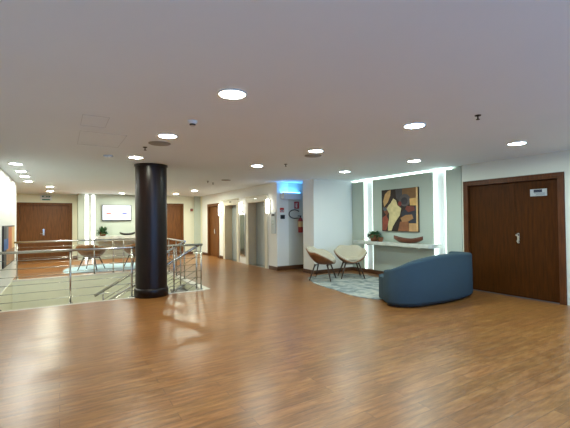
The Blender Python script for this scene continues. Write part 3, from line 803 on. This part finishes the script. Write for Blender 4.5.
# ---------------------------------------------------------------- lounge chairs
def shell_rows(bm, off, z_off, flip, mi, rmax=1.0):
    NT, NR = 40, 12; rows = []
    for j in range(NR+1):
        s = j/NR*rmax; row = []
        for i in range(NT):
            th = 2*math.pi*i/NT                       # 0 = front (-Y)
            bk = 0.5 - 0.5*math.cos(th)               # 0 front, 1 back
            side = abs(math.sin(th))
            R = 0.30 + 0.05*bk + 0.095*side**1.4
            zr = 0.02 + 0.15*side**1.5 + 0.345*bk**1.7 - 0.05*math.exp(-((abs(math.pi-th)-math.radians(62))/0.24)**2)
            rr = (R - off)*(s**0.85)
            z = 0.40 + z_off + (zr)*(s**2.6) - (0.02 if s < 0.5 else 0)*0
            lean = 0.10*bk*s**2
            row.append(bm.verts.new((rr*math.sin(th), -rr*math.cos(th)*0.92 + lean, z)))
            if s == 0: break
        rows.append(row)
    for a, b in zip(rows, rows[1:]):
        for i in range(NT):
            i2 = (i+1) % NT
            f = bm.faces.new((a[0], b[i], b[i2])) if len(a) == 1 else bm.faces.new((a[i], b[i], b[i2], a[i2]))
            f.smooth = True; f.material_index = mi
    return rows
def make_chair(label, loc, rz, group, upm, shm):
    t = thing('lounge_chair', label, 'chair', loc, rz, group)
    bm = B()
    a = shell_rows(bm, 0.0, -0.03, False, 0); b = shell_rows(bm, 0.014, -0.012, True, 0)
    for i in range(40): bm.faces.new((a[-1][i], a[-1][(i+1) % 40], b[-1][(i+1) % 40], b[-1][i]))
    obj('shell', bm, shm, t)
    bm = B()
    a = shell_rows(bm, 0.008, -0.0115, False, 0); b = shell_rows(bm, 0.045, 0.028, True, 0, 0.985)
    mid = []
    for i in range(40):
        p = (a[-1][i].co + b[-1][i].co)/2; d = Vector((0, 0, 0.014)); mid.append(bm.verts.new(p + d))
    for i in range(40):
        k = (i+1) % 40
        f = bm.faces.new((a[-1][i], a[-1][k], mid[k], mid[i])); f.smooth = True
        f = bm.faces.new((mid[i], mid[k], b[-1][k], b[-1][i])); f.smooth = True
    obj('upholstery', bm, upm, t)
    bm = B(); add_lathe(bm, [(0, 0), (0.22, 0.0), (0.25, 0.02), (0.26, 0.045), (0.24, 0.065), (0.15, 0.078), (0, 0.08)], seg=36)
    obj('seat_cushion', bm, upm, t, (0, -0.02, 0.435))
    for sx in (-1, 1):
        for sy in (-1, 1):
            obj('leg', add_tube(B(), [(sx*0.29, sy*0.26+0.02, 0.001), (sx*0.16, sy*0.15+0.02, 0.383)], [0.012, 0.021], 12), M_LEG, t)
    bm = B()
    add_box(bm, -0.17, 0.17, -0.14, -0.11, 0.345, 0.367, bev=0.003); add_box(bm, -0.17, 0.17, 0.15, 0.18, 0.345, 0.367, bev=0.003)
    obj('leg_frame', bm, M_LEG, t)
    return t
def face(dx, dy): return math.atan2(dx, -dy)      # rotation that turns -Y towards (dx, dy)
G = 'cream shell lounge chairs on the mottled rug'
c1 = make_chair('cream and brown shell lounge chair on the left, turned sideways', (5.52, 7.28, 0.018), face(0.62, -0.78), G, M_UPH, M_SHELL)
c2 = dup(c1, (6.27, 7.13, 0.018), face(-0.5, -0.86), 'cream shell lounge chair on the right, facing the viewer before the white wall')
M_UPH2 = mat('brown_upholstery', (166, 122, 76), 0.85, var=0.1, scale=30); 
c3 = make_chair('brown shell chair beyond the stairwell, the left one of two', (0.84, 12.85, 0.018), face(0.5, 0.85), 'brown shell chairs beyond the stairwell', M_UPH2, wood('tan_chair_shell', (124, 80, 42), (156, 106, 60), 0.5, grain=(3, 3, 3)))
dup(c3, (2.14, 12.95, 0.018), face(-0.35, 0.93), 'brown shell chair beyond the stairwell, partly behind the column')

# ---------------------------------------------------------------- sofa
t = thing('curved_sofa', 'blue curved back sofa standing on the rug edge with its back to the viewer', 'sofa', (5.6, 4.5, 0))
path = [(4.74, 4.57), (4.71, 4.40), (4.80, 4.22), (5.02, 4.09), (5.45, 4.02), (5.90, 4.01), (6.34, 4.05), (6.64, 4.14), (6.78, 4.34), (6.82, 4.62)]
hts = [0.60, 0.63, 0.69, 0.765, 0.825, 0.845, 0.835, 0.82, 0.82, 0.81]
def catmull(pts, n=6):
    out = []
    for i in range(len(pts)-1):
        p0 = Vector(pts[max(i-1, 0)]); p1 = Vector(pts[i]); p2 = Vector(pts[i+1]); p3 = Vector(pts[min(i+2, len(pts)-1)])
        for k in range(n):
            s = k/n
            out.append(0.5*((2*p1) + (p2-p0)*s + (2*p0-5*p1+4*p2-p3)*s*s + (3*p1-p0-3*p2+p3)*s**3))
    out.append(Vector(pts[-1])); return out
P = catmull([(x, y, h) for (x, y), h in zip(path, hts)])
bm = B(); rings = []
TH = 0.19
for i, p in enumerate(P):
    d = (P[min(i+1, len(P)-1)] - P[max(i-1, 0)]); d.z = 0; d.normalize()
    inw = Vector((-d.y, d.x, 0))
    h = p.z; r = 0.035
    prof = [(0.02, 0.05), (0.0, 0.09), (0.0, h*0.5), (0.006, h-r-0.01), (0.014, h-r*0.35), (0.045, h), (TH*0.5, h+0.006), (TH-0.04, h), (TH-0.01, h-r*0.4), (TH, h-r-0.01), (TH, h*0.5), (TH, 0.05)]
    rings.append([bm.verts.new(Vector((p.x, p.y, 0)) + inw*a + Vector((0, 0, z))) for a, z in prof])
for a, b in zip(rings, rings[1:]):
    for k in range(len(a)):
        f = bm.faces.new((a[k], a[(k+1) % len(a)], b[(k+1) % len(a)], b[k])); f.smooth = k != len(a)-1
bm.faces.new(rings[0]); bm.faces.new(list(reversed(rings[-1])))
o = obj('backrest', bm, M_SOFA, t); o.location = (-5.6, -4.5, 0)
seat = [(4.86, 4.40), (5.1, 4.25), (5.5, 4.18), (5.9, 4.17), (6.25, 4.22), (6.5, 4.34), (6.62, 4.6), (6.70, 4.95), (6.5, 5.12), (6.1, 5.08), (5.7, 5.02), (5.3, 5.06), (5.14, 5.04), (4.99, 4.92), (4.89, 4.72)]
o = obj('seat', add_prism(B(), smooth_loop(seat, 5), 0.05, 0.44, bev=0.03, seg=3), M_SOFA, t); o.location = (-5.6, -4.5, 0)
shadow_basep = [(5.6+(x-5.6)*0.97, 4.55+(y-4.55)*0.93) for x, y in smooth_loop([(4.72, 4.45), (4.85, 4.2), (5.2, 4.06), (5.9, 4.03), (6.5, 4.16), (6.7, 4.5), (6.65, 4.95), (6.1, 5.05), (5.4, 5.0), (5.03, 4.9), (4.90, 4.68)], 4)]
o = obj('base', add_prism(B(), shadow_basep, 0.013, 0.052), M_BLACK, t); o.location = (-5.6, -4.5, 0)  # black plinth standing in for the shadow line under the sofa
